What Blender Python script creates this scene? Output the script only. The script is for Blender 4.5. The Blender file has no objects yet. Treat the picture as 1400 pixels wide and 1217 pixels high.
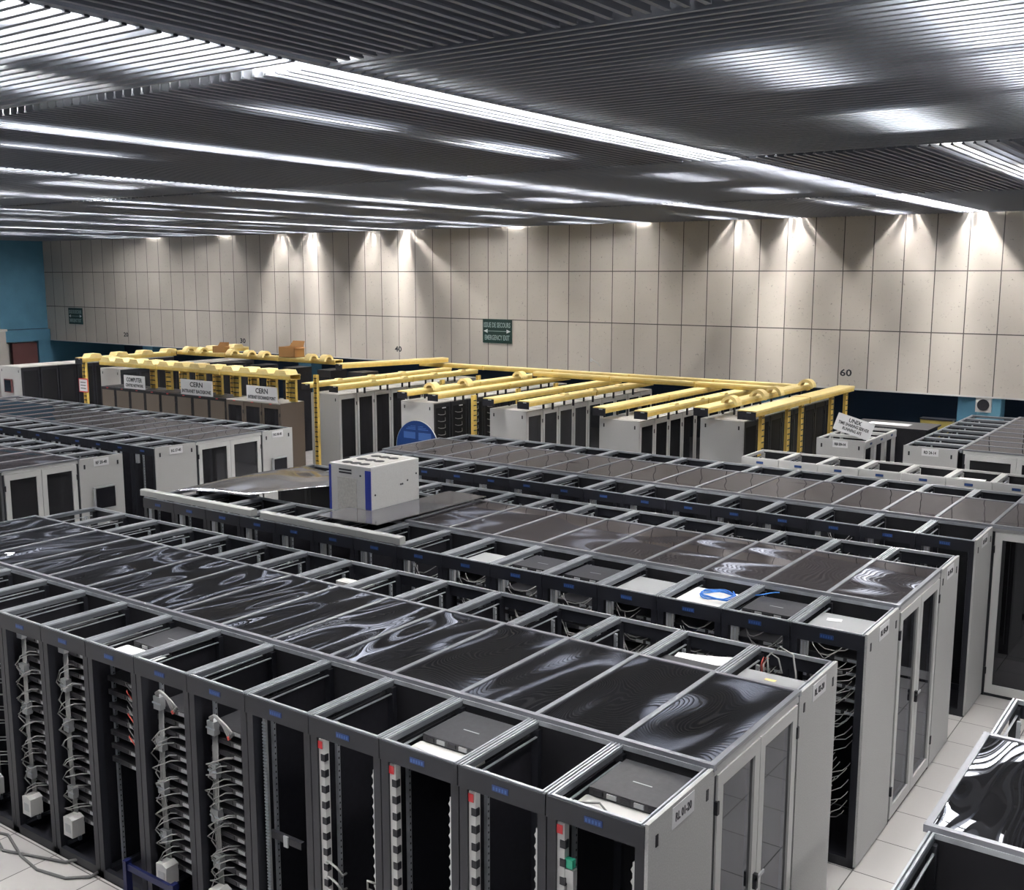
import bpy, math, random
from mathutils import Vector, Matrix
random.seed(7)
scene = bpy.context.scene
C = scene.collection
PI = math.pi

# ---------------------------------------------------------------- camera, world, exposure
cam_d = bpy.data.cameras.new('camera')
cam = bpy.data.objects.new('camera', cam_d); C.objects.link(cam); scene.camera = cam
cam_d.sensor_fit = 'HORIZONTAL'; cam_d.sensor_width = 36.0
cam_d.lens = 36.0 * 1465.6 / 1400.0
cam_d.clip_start = 0.05; cam_d.clip_end = 200
CAM = Vector((2.3633, -4.5076, 4.6974))
yaw, pitch, roll = .6165, -.1571, .0009
fwd = Vector((-math.sin(yaw) * math.cos(pitch), math.cos(yaw) * math.cos(pitch), math.sin(pitch)))
rgt = Vector((math.cos(yaw), math.sin(yaw), 0)); up = rgt.cross(fwd)
r2 = rgt * math.cos(roll) + up * math.sin(roll); u2 = up * math.cos(roll) - rgt * math.sin(roll)
cam.matrix_world = Matrix(((r2.x, u2.x, -fwd.x, CAM.x), (r2.y, u2.y, -fwd.y, CAM.y), (r2.z, u2.z, -fwd.z, CAM.z), (0, 0, 0, 1)))
world = bpy.data.worlds.new('world'); scene.world = world; world.use_nodes = True
bg = world.node_tree.nodes['Background']
bg.inputs[0].default_value = (.80, .86, 1, 1); bg.inputs[1].default_value = .22
TUBE = 205.0
scene.view_settings.view_transform = 'Standard'; scene.view_settings.look = 'None'
scene.view_settings.exposure = 0.0; scene.view_settings.gamma = 1.0
scene.cycles.max_bounces = 7; scene.cycles.diffuse_bounces = 4; scene.cycles.glossy_bounces = 4
scene.cycles.transparent_max_bounces = 12; scene.cycles.sample_clamp_indirect = 4.0
scene.cycles.caustics_reflective = False; scene.cycles.caustics_refractive = False

# ---------------------------------------------------------------- materials
def nd(nt, t, **kw):
    n = nt.nodes.new(t)
    for k, v in kw.items(): setattr(n, k, v)
    return n
def mat(name, col, rough=.5, metal=0.0, spec=.5, noise=None, emit=None):
    m = bpy.data.materials.new(name); m.use_nodes = True; nt = m.node_tree
    b = nt.nodes['Principled BSDF']
    b.inputs['Base Color'].default_value = (*col, 1); b.inputs['Roughness'].default_value = rough
    b.inputs['Metallic'].default_value = metal; b.inputs['Specular IOR Level'].default_value = spec
    if emit: b.inputs['Emission Color'].default_value = (*col, 1); b.inputs['Emission Strength'].default_value = emit
    if noise:
        sc, amt = noise
        tc = nd(nt, 'ShaderNodeTexCoord'); n = nd(nt, 'ShaderNodeTexNoise'); n.inputs['Scale'].default_value = sc
        n.inputs['Detail'].default_value = 4
        nt.links.new(tc.outputs['Object'], n.inputs['Vector'])
        r = nd(nt, 'ShaderNodeMapRange'); r.inputs['From Min'].default_value = .3; r.inputs['From Max'].default_value = .7
        r.inputs['To Min'].default_value = 1 - amt; r.inputs['To Max'].default_value = 1 + amt
        mx = nd(nt, 'ShaderNodeVectorMath', operation='SCALE'); mx.inputs[0].default_value = col
        nt.links.new(n.outputs['Fac'], r.inputs['Value']); nt.links.new(r.outputs[0], mx.inputs['Scale'])
        nt.links.new(mx.outputs[0], b.inputs['Base Color'])
    return m
M = {}
M['zinc'] = mat('galvanised_steel', (.60, .63, .67), .33, .7, noise=(9, .18))
M['black'] = mat('black_paint', (.014, .014, .018), .42, spec=.3, noise=(20, .2))
M['dark'] = mat('dark_steel', (.014, .015, .020), .38, spec=.35)
M['mesh'] = mat('perforated_black', (.006, .006, .008), .6, spec=.25)
M['zincdark'] = mat('dull_galvanised', (.20, .215, .24), .42, .6)
M['grey'] = mat('light_grey_panel', (.445, .445, .44), .45, noise=(120, .13))
M['greytop'] = mat('grey_roof', (.40, .39, .37), .5, noise=(40, .12))
M['ltframe'] = mat('pale_frame', (.58, .58, .57), .4)
M['coverframe'] = mat('cover_frame', (.30, .31, .34), .35, .6)
M['white'] = mat('white_plastic', (.60, .595, .58), .45)
M['paper'] = mat('white_paper', (.70, .70, .71), .8)
M['cable'] = mat('grey_cable', (.34, .34, .33), .5)
M['cabledark'] = mat('dark_cable', (.10, .10, .10), .5)
M['bluecable'] = mat('blue_cable', (.02, .16, .55), .4)
M['redcable'] = mat('red_cable', (.55, .08, .06), .45)
M['badge'] = mat('blue_badge', (.012, .035, .14), .4)
M['badgetext'] = mat('badge_text', (.04, .10, .28), .4)
M['red'] = mat('red_switch', (.55, .03, .04), .4)
M['green'] = mat('green_plug', (.03, .35, .22), .4)
M['yellow'] = mat('yellow_tray', (.82, .58, .15), .38, noise=(6, .10))
M['yellowlid'] = mat('pale_yellow_lid', (.90, .71, .31), .35, noise=(5, .08))
M['brown'] = mat('brown_panel', (.085, .066, .050), .5, noise=(60, .1))
M['brownside'] = mat('brown_side', (.085, .065, .052), .5)
M['cardboard'] = mat('cardboard', (.42, .22, .08), .8)
M['steelbeam'] = mat('grey_beam', (.40, .41, .40), .45, .2)
M['ink'] = mat('black_lettering', (.015, .015, .02), .5)
M['green_sign'] = mat('green_sign', (.006, .030, .026), .4)
M['sign_text'] = mat('sign_text', (.30, .37, .36), .5)
M['blue'] = mat('navy_blue', (.015, .03, .22), .35)
M['navy'] = mat('dark_navy', (.004, .007, .045), .4, spec=.3)
M['disc'] = mat('blue_disc', (.008, .040, .17), .3)
M['discprint'] = mat('disc_print', (.06, .14, .40), .35)
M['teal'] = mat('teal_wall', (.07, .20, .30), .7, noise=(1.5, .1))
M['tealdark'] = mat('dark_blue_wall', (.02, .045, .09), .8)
M['pillar'] = mat('pale_blue_pillar', (.16, .40, .55), .6)
M['olive'] = mat('olive_panel', (.30, .24, .06), .6)
M['maroon'] = mat('dark_red', (.10, .035, .035), .6)
M['concrete'] = mat('grey_block', (.33, .31, .29), .7)
M['screen'] = mat('black_screen', (.006, .006, .009), .25)
M['silver'] = mat('silver_bezel', (.45, .46, .47), .35, .3)
M['chassis'] = mat('black_chassis', (.028, .028, .032), .38, .2, noise=(30, .25))
M['greybox'] = mat('grey_chassis', (.36, .37, .38), .4, .3)
M['slat'] = mat('ceiling_slat', (.235, .25, .285), .40, .25)
M['plenum'] = mat('plenum', (.05, .056, .07), .85)
M['reflector'] = mat('light_housing', (.88, .88, .88), .5)
M['tube'] = mat('fluorescent_tube', (1.0, .97, .93), .5, emit=TUBE)
M['glow_back'] = mat('housing_glow', (.97, .98, 1.0), .5, emit=6.0)
M['led'] = mat('blue_led', (.05, .15, 1), .5, emit=6)

def wall_material():
    m = bpy.data.materials.new('stone_slabs'); m.use_nodes = True; nt = m.node_tree; b = nt.nodes['Principled BSDF']
    L = nt.links.new
    geo = nd(nt, 'ShaderNodeNewGeometry'); sp = nd(nt, 'ShaderNodeSeparateXYZ'); L(geo.outputs['Position'], sp.inputs[0])
    def math_(op, a, v=None, w=None):
        n = nd(nt, 'ShaderNodeMath', operation=op)
        for i, q in enumerate((a, v, w)):
            if q is None: continue
            if isinstance(q, (int, float)): n.inputs[i].default_value = q
            else: L(q, n.inputs[i])
        return n.outputs[0]
    u = math_('DIVIDE', math_('ADD', sp.outputs['X'], 46.8903), .6826)
    fx = math_('ABSOLUTE', math_('SUBTRACT', math_('FRACT', math_('ADD', u, .5)), .5))
    jx = math_('LESS_THAN', fx, .016)
    jz1 = math_('LESS_THAN', math_('ABSOLUTE', math_('SUBTRACT', sp.outputs['Z'], 3.441)), .012)
    jz2 = math_('LESS_THAN', math_('ABSOLUTE', math_('SUBTRACT', sp.outputs['Z'], 4.801)), .012)
    j = math_('MAXIMUM', jx, math_('MAXIMUM', jz1, jz2))
    vo = nd(nt, 'ShaderNodeTexNoise'); vo.inputs['Scale'].default_value = 16; vo.inputs['Detail'].default_value = 5; vo.inputs['Roughness'].default_value = .7
    L(geo.outputs['Position'], vo.inputs['Vector'])
    pit = nd(nt, 'ShaderNodeMapRange'); pit.inputs['From Min'].default_value = .62; pit.inputs['From Max'].default_value = .72
    L(vo.outputs['Fac'], pit.inputs['Value'])
    # slab to slab tone
    wn = nd(nt, 'ShaderNodeTexWhiteNoise', noise_dimensions='2D')
    cb = nd(nt, 'ShaderNodeCombineXYZ'); L(math_('FLOOR', u), cb.inputs[0]); L(math_('FLOOR', math_('DIVIDE', math_('SUBTRACT', sp.outputs['Z'], 2.08), 1.36)), cb.inputs[1])
    L(cb.outputs[0], wn.inputs['Vector'])
    tone = nd(nt, 'ShaderNodeMapRange'); tone.inputs['To Min'].default_value = .90; tone.inputs['To Max'].default_value = 1.05
    L(wn.outputs['Value'], tone.inputs['Value'])
    big = nd(nt, 'ShaderNodeTexNoise'); big.inputs['Scale'].default_value = .7; L(geo.outputs['Position'], big.inputs['Vector'])
    bt = nd(nt, 'ShaderNodeMapRange'); bt.inputs['To Min'].default_value = .86; bt.inputs['To Max'].default_value = 1.12; L(big.outputs['Fac'], bt.inputs['Value'])
    v1 = nd(nt, 'ShaderNodeVectorMath', operation='SCALE'); v1.inputs[0].default_value = (.61, .56, .505)
    L(math_('MULTIPLY', math_('MULTIPLY', tone.outputs[0], bt.outputs[0]), math_('SUBTRACT', 1.0, math_('MULTIPLY', pit.outputs[0], .55))), v1.inputs['Scale'])
    mx = nd(nt, 'ShaderNodeMix', data_type='RGBA'); L(j, mx.inputs[0]); L(v1.outputs[0], mx.inputs[6]); mx.inputs[7].default_value = (.09, .08, .075, 1)
    L(mx.outputs[2], b.inputs['Base Color']); b.inputs['Roughness'].default_value = .8
    return m
M['wall'] = wall_material()

def floor_material():
    m = bpy.data.materials.new('floor_tiles'); m.use_nodes = True; nt = m.node_tree; b = nt.nodes['Principled BSDF']
    L = nt.links.new
    geo = nd(nt, 'ShaderNodeNewGeometry')
    br = nd(nt, 'ShaderNodeTexBrick'); br.offset = 0; br.squash = 1
    mp = nd(nt, 'ShaderNodeMapping'); mp.inputs['Location'].default_value = (6.0, .025 + .594 * 20, 0)
    L(geo.outputs['Position'], mp.inputs['Vector']); L(mp.outputs[0], br.inputs['Vector'])
    br.inputs['Scale'].default_value = 1; br.inputs['Brick Width'].default_value = .6; br.inputs['Row Height'].default_value = .594
    br.inputs['Mortar Size'].default_value = .005; br.inputs['Mortar Smooth'].default_value = 0
    br.inputs['Color1'].default_value = (.43, .42, .415, 1); br.inputs['Color2'].default_value = (.48, .465, .455, 1); br.inputs['Mortar'].default_value = (.06, .055, .055, 1)
    L(br.outputs['Color'], b.inputs['Base Color']); b.inputs['Roughness'].default_value = .3
    return m
M['floor'] = floor_material()

def sheet_material(name, tint, through, rough, bump, scale, ior=1.55, dist=(.35, 1.2, 1), diff=(.05, .05, .055)):
    """clear plastic or glass sheet: tinted see-through with a sharp Fresnel reflection on a slightly warped surface"""
    m = bpy.data.materials.new(name); m.use_nodes = True; nt = m.node_tree; L = nt.links.new
    nt.nodes.remove(nt.nodes['Principled BSDF']); out = nt.nodes['Material Output']
    tr = nd(nt, 'ShaderNodeBsdfTransparent'); tr.inputs[0].default_value = (*tint, 1)
    df = nd(nt, 'ShaderNodeBsdfDiffuse'); df.inputs[0].default_value = (*diff, 1)
    m1 = nd(nt, 'ShaderNodeMixShader'); m1.inputs[0].default_value = 1 - through; L(tr.outputs[0], m1.inputs[1]); L(df.outputs[0], m1.inputs[2])
    gl = nd(nt, 'ShaderNodeBsdfGlossy'); gl.inputs['Roughness'].default_value = rough; gl.inputs[0].default_value = (.9, .92, 1, 1)
    fr = nd(nt, 'ShaderNodeFresnel'); fr.inputs[0].default_value = ior
    mx = nd(nt, 'ShaderNodeMixShader'); L(fr.outputs[0], mx.inputs[0]); L(m1.outputs[0], mx.inputs[1]); L(gl.outputs[0], mx.inputs[2])
    if bump:
        geo = nd(nt, 'ShaderNodeNewGeometry'); mp = nd(nt, 'ShaderNodeMapping'); mp.inputs['Scale'].default_value = dist
        n = nd(nt, 'ShaderNodeTexNoise'); n.inputs['Scale'].default_value = scale; n.inputs['Detail'].default_value = 0
        L(geo.outputs['Position'], mp.inputs['Vector']); L(mp.outputs[0], n.inputs['Vector'])
        bp = nd(nt, 'ShaderNodeBump'); bp.inputs['Strength'].default_value = 1; bp.inputs['Distance'].default_value = bump
        L(n.outputs['Fac'], bp.inputs['Height']); L(bp.outputs[0], gl.inputs['Normal'])
    L(mx.outputs[0], out.inputs[0])
    return m
M['cover'] = sheet_material('clear_cover_sheet', (.30, .31, .34), .8, .02, .012, 1.6, 2.4, diff=(.20, .18, .19))  # grey-brown diffuse colour stands in for part of the wall's reflection
M['covernear'] = sheet_material('warped_cover_sheet', (.24, .25, .28), .8, .012, .030, 1.5, 2.8, (1.5, .6, 1))
M['glass'] = sheet_material('tinted_glass', (.30, .29, .30), .9, .02, 0, 1, 1.6)
M['darkglass'] = sheet_material('dark_glass', (.03, .03, .04), .6, .04, 0, 1, 1.5)

# ---------------------------------------------------------------- mesh helpers
class MB:
    def __init__(s): s.v = []; s.f = []; s.m = []; s.mats = []
    def mi(s, m):
        if m not in s.mats: s.mats.append(m)
        return s.mats.index(m)
    def add(s, vs, fs, m):
        k = len(s.v); s.v += [tuple(v) for v in vs]; i = s.mi(m)
        for f in fs: s.f.append(tuple(a + k for a in f)); s.m.append(i)
        return s
    def box(s, x0, x1, y0, y1, z0, z1, m):
        return s.add([(x0, y0, z0), (x1, y0, z0), (x1, y1, z0), (x0, y1, z0), (x0, y0, z1), (x1, y0, z1), (x1, y1, z1), (x0, y1, z1)],
                     [(0, 3, 2, 1), (4, 5, 6, 7), (0, 1, 5, 4), (1, 2, 6, 5), (2, 3, 7, 6), (3, 0, 4, 7)], m)
    def quad(s, pts, m): return s.add(pts, [tuple(range(len(pts)))], m)
    def prism(s, pts, axis, a, b, m):
        """polygon pts (2-D) extruded along axis from a to b"""
        def P(p, t): return {'x': (t, p[0], p[1]), 'y': (p[0], t, p[1]), 'z': (p[0], p[1], t)}[axis]
        n = len(pts)
        return s.add([P(p, a) for p in pts] + [P(p, b) for p in pts],
                     [tuple(range(n))[::-1], tuple(range(n, 2 * n))] + [(i, (i + 1) % n, n + (i + 1) % n, n + i) for i in range(n)], m)
    def tube(s, pts, r, m, n=5):
        pts = [Vector(p) for p in pts]; vs = []; fs = []
        for i, p in enumerate(pts):
            t = (pts[min(i + 1, len(pts) - 1)] - pts[max(i - 1, 0)]).normalized()
            a = t.cross(Vector((0, 0, 1)) if abs(t.z) < .9 else Vector((1, 0, 0))).normalized(); b = t.cross(a)
            rr = r[i] if isinstance(r, (list, tuple)) else r
            for k in range(n): q = 2 * PI * k / n; vs.append(p + a * rr * math.cos(q) + b * rr * math.sin(q))
        for i in range(len(pts) - 1):
            for k in range(n):
                fs.append((i * n + k, i * n + (k + 1) % n, (i + 1) * n + (k + 1) % n, (i + 1) * n + k))
        fs.append(tuple(range(n))[::-1]); fs.append(tuple(range((len(pts) - 1) * n, len(pts) * n)))
        return s.add(vs, fs, m)
    def cyl(s, c, r, axis, h, m, n=16):
        d = {'x': Vector((h, 0, 0)), 'y': Vector((0, h, 0)), 'z': Vector((0, 0, h))}[axis]
        return s.tube([Vector(c), Vector(c) + d], r, m, n)
    def mesh(s, name, smooth=False):
        me = bpy.data.meshes.new(name); me.from_pydata(s.v, [], s.f)
        for m in s.mats: me.materials.append(m)
        me.polygons.foreach_set('material_index', s.m)
        if smooth: me.polygons.foreach_set('use_smooth', [True] * len(s.f))
        me.update(); return me
def ob(name, me, parent=None, loc=(0, 0, 0), rz=0, label=None):
    if isinstance(me, MB): me = me.mesh(name)
    o = bpy.data.objects.new(name, me); C.objects.link(o)
    if parent: o.parent = parent
    o.location = loc
    if rz: o.rotation_euler = (0, 0, rz)
    if label: o['label'] = label
    return o
def tag(o, label, cat, group=None):
    n = len(label.split())
    if not 4 <= n <= 16: print('BADLABEL', n, label)
    o['label'] = label; o['category'] = cat
    if group: o['group'] = group
    return o
def thing(name, label, cat, loc=(0, 0, 0), rz=0, group=None):
    o = bpy.data.objects.new(name, None); C.objects.link(o); o.location = loc; o.rotation_euler = (0, 0, rz); o.empty_display_size = .1
    return tag(o, label, cat, group)
def struct(name, me, parent=None):
    o = ob(name, me, parent)
    if parent is None: o['kind'] = 'structure'
    return o
ORD = ['', 'first', 'second', 'third', 'fourth', 'fifth', 'sixth', 'seventh', 'eighth', 'ninth', 'tenth', 'eleventh', 'twelfth',
       'thirteenth', 'fourteenth', 'fifteenth', 'sixteenth', 'seventeenth', 'eighteenth', 'nineteenth', 'twentieth']
def text_mesh(body, width, height, m, squeeze=None):
    cu = bpy.data.curves.new('lettering', 'FONT'); cu.body = body; cu.align_x = 'CENTER'; cu.align_y = 'CENTER'; cu.size = 1
    cu.extrude = .02; cu.offset = .025; cu.resolution_u = 2
    o = bpy.data.objects.new('lettering', cu); C.objects.link(o)
    bpy.context.view_layer.update()
    me = bpy.data.meshes.new_from_object(o.evaluated_get(bpy.context.evaluated_depsgraph_get()))
    bpy.data.objects.remove(o); bpy.data.curves.remove(cu)
    xs = [v.co.x for v in me.vertices]; ys = [v.co.y for v in me.vertices]
    w = max(xs) - min(xs); h = max(ys) - min(ys); cx = (max(xs) + min(xs)) / 2; cy = (max(ys) + min(ys)) / 2
    for v in me.vertices:
        v.co = ((v.co.x - cx) * width / w, (v.co.y - cy) * height / h, v.co.z * .05)
    me.materials.clear(); me.materials.append(m); me.name = 'lettering'
    return me

# ---------------------------------------------------------------- setting
YW = 20.4625; ZB = 2.092; ZC = 6.036
fl = MB(); fl.box(-40, 14, -9, 26, -.1, 0, M['floor']); struct('floor', fl)
w = MB(); w.box(-38.6, 14, YW, YW + .35, ZB, 6.6, M['wall']); struct('wall_back', w)
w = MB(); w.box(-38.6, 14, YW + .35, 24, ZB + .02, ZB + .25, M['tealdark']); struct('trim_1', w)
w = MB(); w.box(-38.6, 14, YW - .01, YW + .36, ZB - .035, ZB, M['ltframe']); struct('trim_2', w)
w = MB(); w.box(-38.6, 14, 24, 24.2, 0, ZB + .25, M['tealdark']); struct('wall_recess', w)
w = MB()
w.box(-38.9, -38.6, -9, 24, 2.55, 7.0, M['teal']); w.box(-38.9, -38.45, -9, 24, 2.05, 2.52, M['teal']); w.box(-38.9, -38.65, -9, 24, 2.5, 2.56, M['tealdark'])
w.box(-38.9, -38.6, 20.0, 24, 0, 2.05, M['teal']); w.box(-38.9, -38.6, -9, 17.2, 0, 2.05, M['teal']); w.box(-39.2, -39.0, 17.2, 20, 0, 2.05, M['concrete'])
struct('wall_left', w)
d = MB(); d.box(-38.75, -38.62, 17.25, 18.75, 0, 2.0, M['concrete']); struct('door_1', d)
d = MB(); d.box(-38.75, -38.62, 18.9, 19.95, 0, 2.0, M['maroon']); struct('door_2', d)
b = MB(); b.box(-37.6, -36.4, 16.6, 17.4, 0, 2.6, M['concrete']); b.box(-37.65, -36.35, 16.55, 17.45, 2.6, 2.68, M['greytop'])
tag(ob('duct_block', b), 'tall grey block in front of the blue wall at far left', 'duct')
w = MB(); w.box(-2.84, -2.36, 20.55, 21.0, 0, ZB, M['pillar']); w.box(-3.26, -2.84, 20.6, 21.0, 0, ZB, M['teal']); struct('wall_pillar', w)
for i, px in enumerate((-33.0, -24.5, -15.5, -8.0, 5.0)):
    w = MB(); w.box(px, px + .6, 20.9, 21.4, 0, ZB, M['teal']); struct('wall_column', w)
b = MB(); b.box(-3.86, -3.2, 19.9, 20.15, 0, 1.56, M['olive']); b.box(-3.88, -3.18, 19.88, 20.17, 1.56, 1.59, M['dark'])
tag(ob('partition', b), 'olive yellow panel standing in the dark recess beneath the stone wall', 'panel')
t = thing('wall_clock', 'small square white box with black round face on pale blue pillar', 'fixture', (-2.70, 20.55, 1.9))
b = MB(); b.box(-.16, .16, -.08, 0, -.16, .16, M['white']); ob('housing', b, t)
b = MB(); b.cyl((0, -.10, 0), .125, 'y', .03, M['black'], 24); ob('dial', b, t)

# ceiling: dark void above square modules of aluminium slats, turned a quarter from module to module
c = MB(); c.box(-39, 14, -9, YW, 7.0, 7.1, M['plenum'])
ceil = struct('ceiling', c)
XS = [-2.85 + 8.1 * k for k in range(-5, 3)]; YS = [-6.09, .67, 7.43, 14.19, YW]
XS[0] = -38.6
SP = .112
for i in range(len(XS) - 1):
    for j in range(4):
        x0, x1, y0, y1 = XS[i], XS[i + 1], YS[j], YS[j + 1]
        # module x in (-10.95..-2.85) is i=4; with y .67..7.43 it is j=1 -> slats along y
        along_y = ((i - 4) + (j - 1)) % 2 == 0
        s = MB()
        def blade(p0, p1, q):
            if along_y: s.box(q - .009, q + .009, p0, p1, ZC, ZC + .085, M['slat']); s.box(q - .017, q + .017, p0, p1, ZC - .003, ZC + .010, M['slat'])
            else: s.box(p0, p1, q - .009, q + .009, ZC, ZC + .085, M['slat']); s.box(p0, p1, q - .017, q + .017, ZC - .003, ZC + .010, M['slat'])
        a0, a1 = (x0, x1) if along_y else (y0, y1)
        n = int((a1 - a0 - .06) / SP)
        for k in range(n):
            q = a0 + .07 + k * SP
            if q > a1 - .04: break
            blade((y0 if along_y else x0) + .02, (y1 if along_y else x1) - .02, q)
        # carriers across the blades
        m_ = 4
        for k in range(1, m_):
            if along_y: yy = y0 + (y1 - y0) * k / m_; s.box(x0, x1, yy - .012, yy + .012, ZC + .085, ZC + .108, M['dark'])
            else: xx = x0 + (x1 - x0) * k / m_; s.box(xx - .012, xx + .012, y0, y1, ZC + .085, ZC + .108, M['dark'])
        ob('slat_panel', s, ceil)
s = MB()
for x in XS[1:-1]: s.box(x - .05, x + .05, -6.09, YW, ZC + .012, ZC + .06, M['slat'])
ob('seam_profile', s, ceil)

# fluorescent fittings above the slats
hs = MB(); L_ = 1.52
hs.prism([(-.29, 0), (-.29, .12), (.29, .12), (.29, 0), (.28, 0), (.28, .11), (-.28, .11), (-.28, 0)], 'y', 0, L_, M['reflector'])
hs_m = hs.mesh('housing')
df = MB(); df.box(-.27, .27, .02, L_ - .02, .100, .104, M['glow_back']); df_m = df.mesh('glow_back')  # glowing sheet added above the tubes to whiten the bands between slats
tb = MB(); tb.cyl((0, .03, .05), .019, 'y', L_ - .06, M['tube'], 8); tb_m = tb.mesh('tube', True)
def light(x, y, label, z=ZC + .112, twin=True):
    t = thing('fluorescent_light', label, 'light', (x, y, z), 0, 'fluorescent fittings above the ceiling slats')
    ob('housing', hs_m, t); ob('glow_back', df_m, t)
    ob('tube', tb_m, t, (-.10 if twin else 0, 0, 0))
    if twin: ob('tube', tb_m, t, (.10, 0, 0))
for k in range(-1, 9):
    x = .95 - 4.03 * k
    y = YW - .12 - L_; q = 1
    while y > -5.5:
        light(x, y, 'ceiling light, %s from the stone wall in the %s long line from right' % (ORD[q], ORD[k + 2])); y -= L_ + .1; q += 1
for i, x in enumerate((-3.78, -5.18)):
    for j in range(3):
        light(x, -1.15 - j * 1.6, 'extra ceiling light at upper left, %s from the seam in its %s line' % (ORD[j + 1], ORD[i + 1]), twin=False)
for k in range(0, 9):
    x = -.45 - 4.03 * k; q = 1
    for y0 in YS[:-1][::-1]:
        for dy in (3.9, 1.05):
            if dy > 2 and y0 > 13: dy = 4.4
            if random.random() < .82 or k < 2:
                light(x, y0 + dy, 'single ceiling light, %s from the stone wall in the %s broken line from right' % (ORD[q], ORD[k + 1]), twin=(dy > 2)); q += 1

# ---------------------------------------------------------------- racks
H = 1.953; RW = .6
def latch(px, z, parent, y0):
    b = MB(); b.box(px - .014, px + .014, y0 - .006, y0 + .004, z - .035, z + .035, M['black']); return ob('latch', b, parent)
_cache = {}
def cached(key, fn):
    if key not in _cache: _cache[key] = fn()
    return _cache[key]
def rack_meshes(d, style):
    """front (open) side at local -y, aisle door at +y"""
    w = RW; hw = w / 2 - .004; hd = d / 2
    fr = M['ltframe'] if style == 'pale' else M['dark']
    R = {}
    p = MB(); p.box(-.028, .028, -.03, .03, .0, H - .05, fr); R['post'] = p.mesh('post')
    p = MB()
    top = M['ltframe'] if style == 'pale' else M['zinc']
    for s in (-1, 1):
        x0, x1 = (-hw, -hw + .036) if s < 0 else (hw - .036, hw)
        xi = x1 if s < 0 else x0
        p.box(x0, x1, -hd, hd, H - .045, H - .012, M['ltframe'] if style == 'pale' else M['zincdark'])
        p.box(x0 + .002, x0 + .013, -hd, hd, H - .012, H, top); p.box(x1 - .013, x1 - .002, -hd, hd, H - .012, H, top)
        q0, q1 = (x1, x1 + .014) if s < 0 else (x0 - .014, x0)
        p.box(q0, q1, -hd + .05, hd - .05, H - .095, H - .088, M['zinc'])
    p.box(-hw + .03, hw - .03, -hd, -hd + .018, H - .03, H, top); p.box(-hw + .03, hw - .03, hd - .022, hd, H - .03, H, top)
    R['top_frame'] = p.mesh('top_frame')
    p = MB(); p.box(-hw, hw, -hd - .012, -hd, H - .13, H - .008, fr); R['fascia'] = p.mesh('fascia')
    p = MB(); p.box(-.055, .055, -hd - .016, -hd - .012, H - .085, H - .05, M['badge'])
    for k in range(5): p.box(-.048 + k * .02, -.036 + k * .02, -hd - .0175, -hd - .016, H - .078, H - .058, M['badgetext'])
    R['badge'] = p.mesh('badge')
    p = MB(); p.box(-hw, hw, -hd, -hd + .04, 0, .08, fr); p.box(-hw, hw, hd - .04, hd, 0, .08, fr); p.box(-hw, -hw + .04, -hd, hd, 0, .06, fr); p.box(hw - .04, hw, -hd, hd, 0, .06, fr)
    p.box(-hw, hw, -hd, hd, .0, .012, M['black'])
    R['base_frame'] = p.mesh('base_frame')
    p = MB(); p.box(-hw + .005, hw - .005, hd - .02, hd - .004, .08, H - .03, M['mesh']); p.box(-hw, -hw + .04, hd - .025, hd, .08, H - .03, M['dark']); p.box(hw - .04, hw, hd - .025, hd, .08, H - .03, M['dark'])
    R['door'] = p.mesh('door')
    p = MB()
    p.box(-.012, .012, -.012, .012, .08, H - .09, M['zinc'])
    for k in range(40): z = .12 + k * .044; p.box(-.013, .013, -.004, .004, z, z + .012, M['mesh'])
    R['mounting_rail'] = p.mesh('mounting_rail')
    p = MB(); p.box(-.0025, .0025, -hd + .03, hd - .03, .08, H - .09, M['black']); R['divider'] = p.mesh('divider')
    return R
def rack(cx, cy, d, rz, label, group, style='dark', end=0, tagtxt=None, rails=True, name='server_rack', panel_gap=.004):
    R = cached(('rack', round(d, 3), style), lambda: rack_meshes(d, style))
    t = thing(name, label, 'rack', (cx, cy, 0), rz, group)
    hw = RW / 2 - .004; hd = d / 2
    for sx in (-1, 1):
        for sy in (-1, 1): ob('post', R['post'], t, (sx * (hw - .028), sy * (hd - .03), 0))
    ob('top_frame', R['top_frame'], t)
    f = ob('fascia', R['fascia'], t); ob('badge', R['badge'], f)
    ob('base_frame', R['base_frame'], t); ob('door', R['door'], t)
    if rails:
        for sx in (-1, 1): ob('mounting_rail', R['mounting_rail'], t, (sx * (hw - .075), -hd + .16, 0))
    ob('divider', R['divider'], t, (-hw + .004, 0, 0))
    if end: end_panel(t, end * (RW / 2), d, tagtxt)
    return t
def end_panel(t, x, d, tagtxt, h=H):
    """light grey side panel on the end face; x sign gives the side"""
    s = 1 if x > 0 else -1
    x0, x1 = (x - .004, x + .016) if s > 0 else (x - .016, x + .004)
    b = MB(); b.box(x0, x1, -d / 2, d / 2, .02, h + .006, M['grey']); p = ob('side_panel', b, t)
    for yy in (-d / 2 + .09, d / 2 - .09):
        xo = x + s * .016
        b = MB(); b.box(min(xo, xo + s * .004), max(xo, xo + s * .004), yy - .013, yy + .013, h - .15, h - .085, M['black']); ob('latch', b, p)
    if tagtxt:
        xo = x + s * .0165
        b = MB(); b.box(min(xo, xo + s * .003), max(xo, xo + s * .003), -.13, .13, h - .135, h - .015, M['paper']); q = ob('name_tag', b, p)
        l = ob('lettering', text_mesh(tagtxt, .19, .05, M['ink']), p, (xo + s * .004, 0, h - .078))
        l.rotation_euler = (PI / 2, 0, PI / 2 if s > 0 else -PI / 2)

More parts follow.
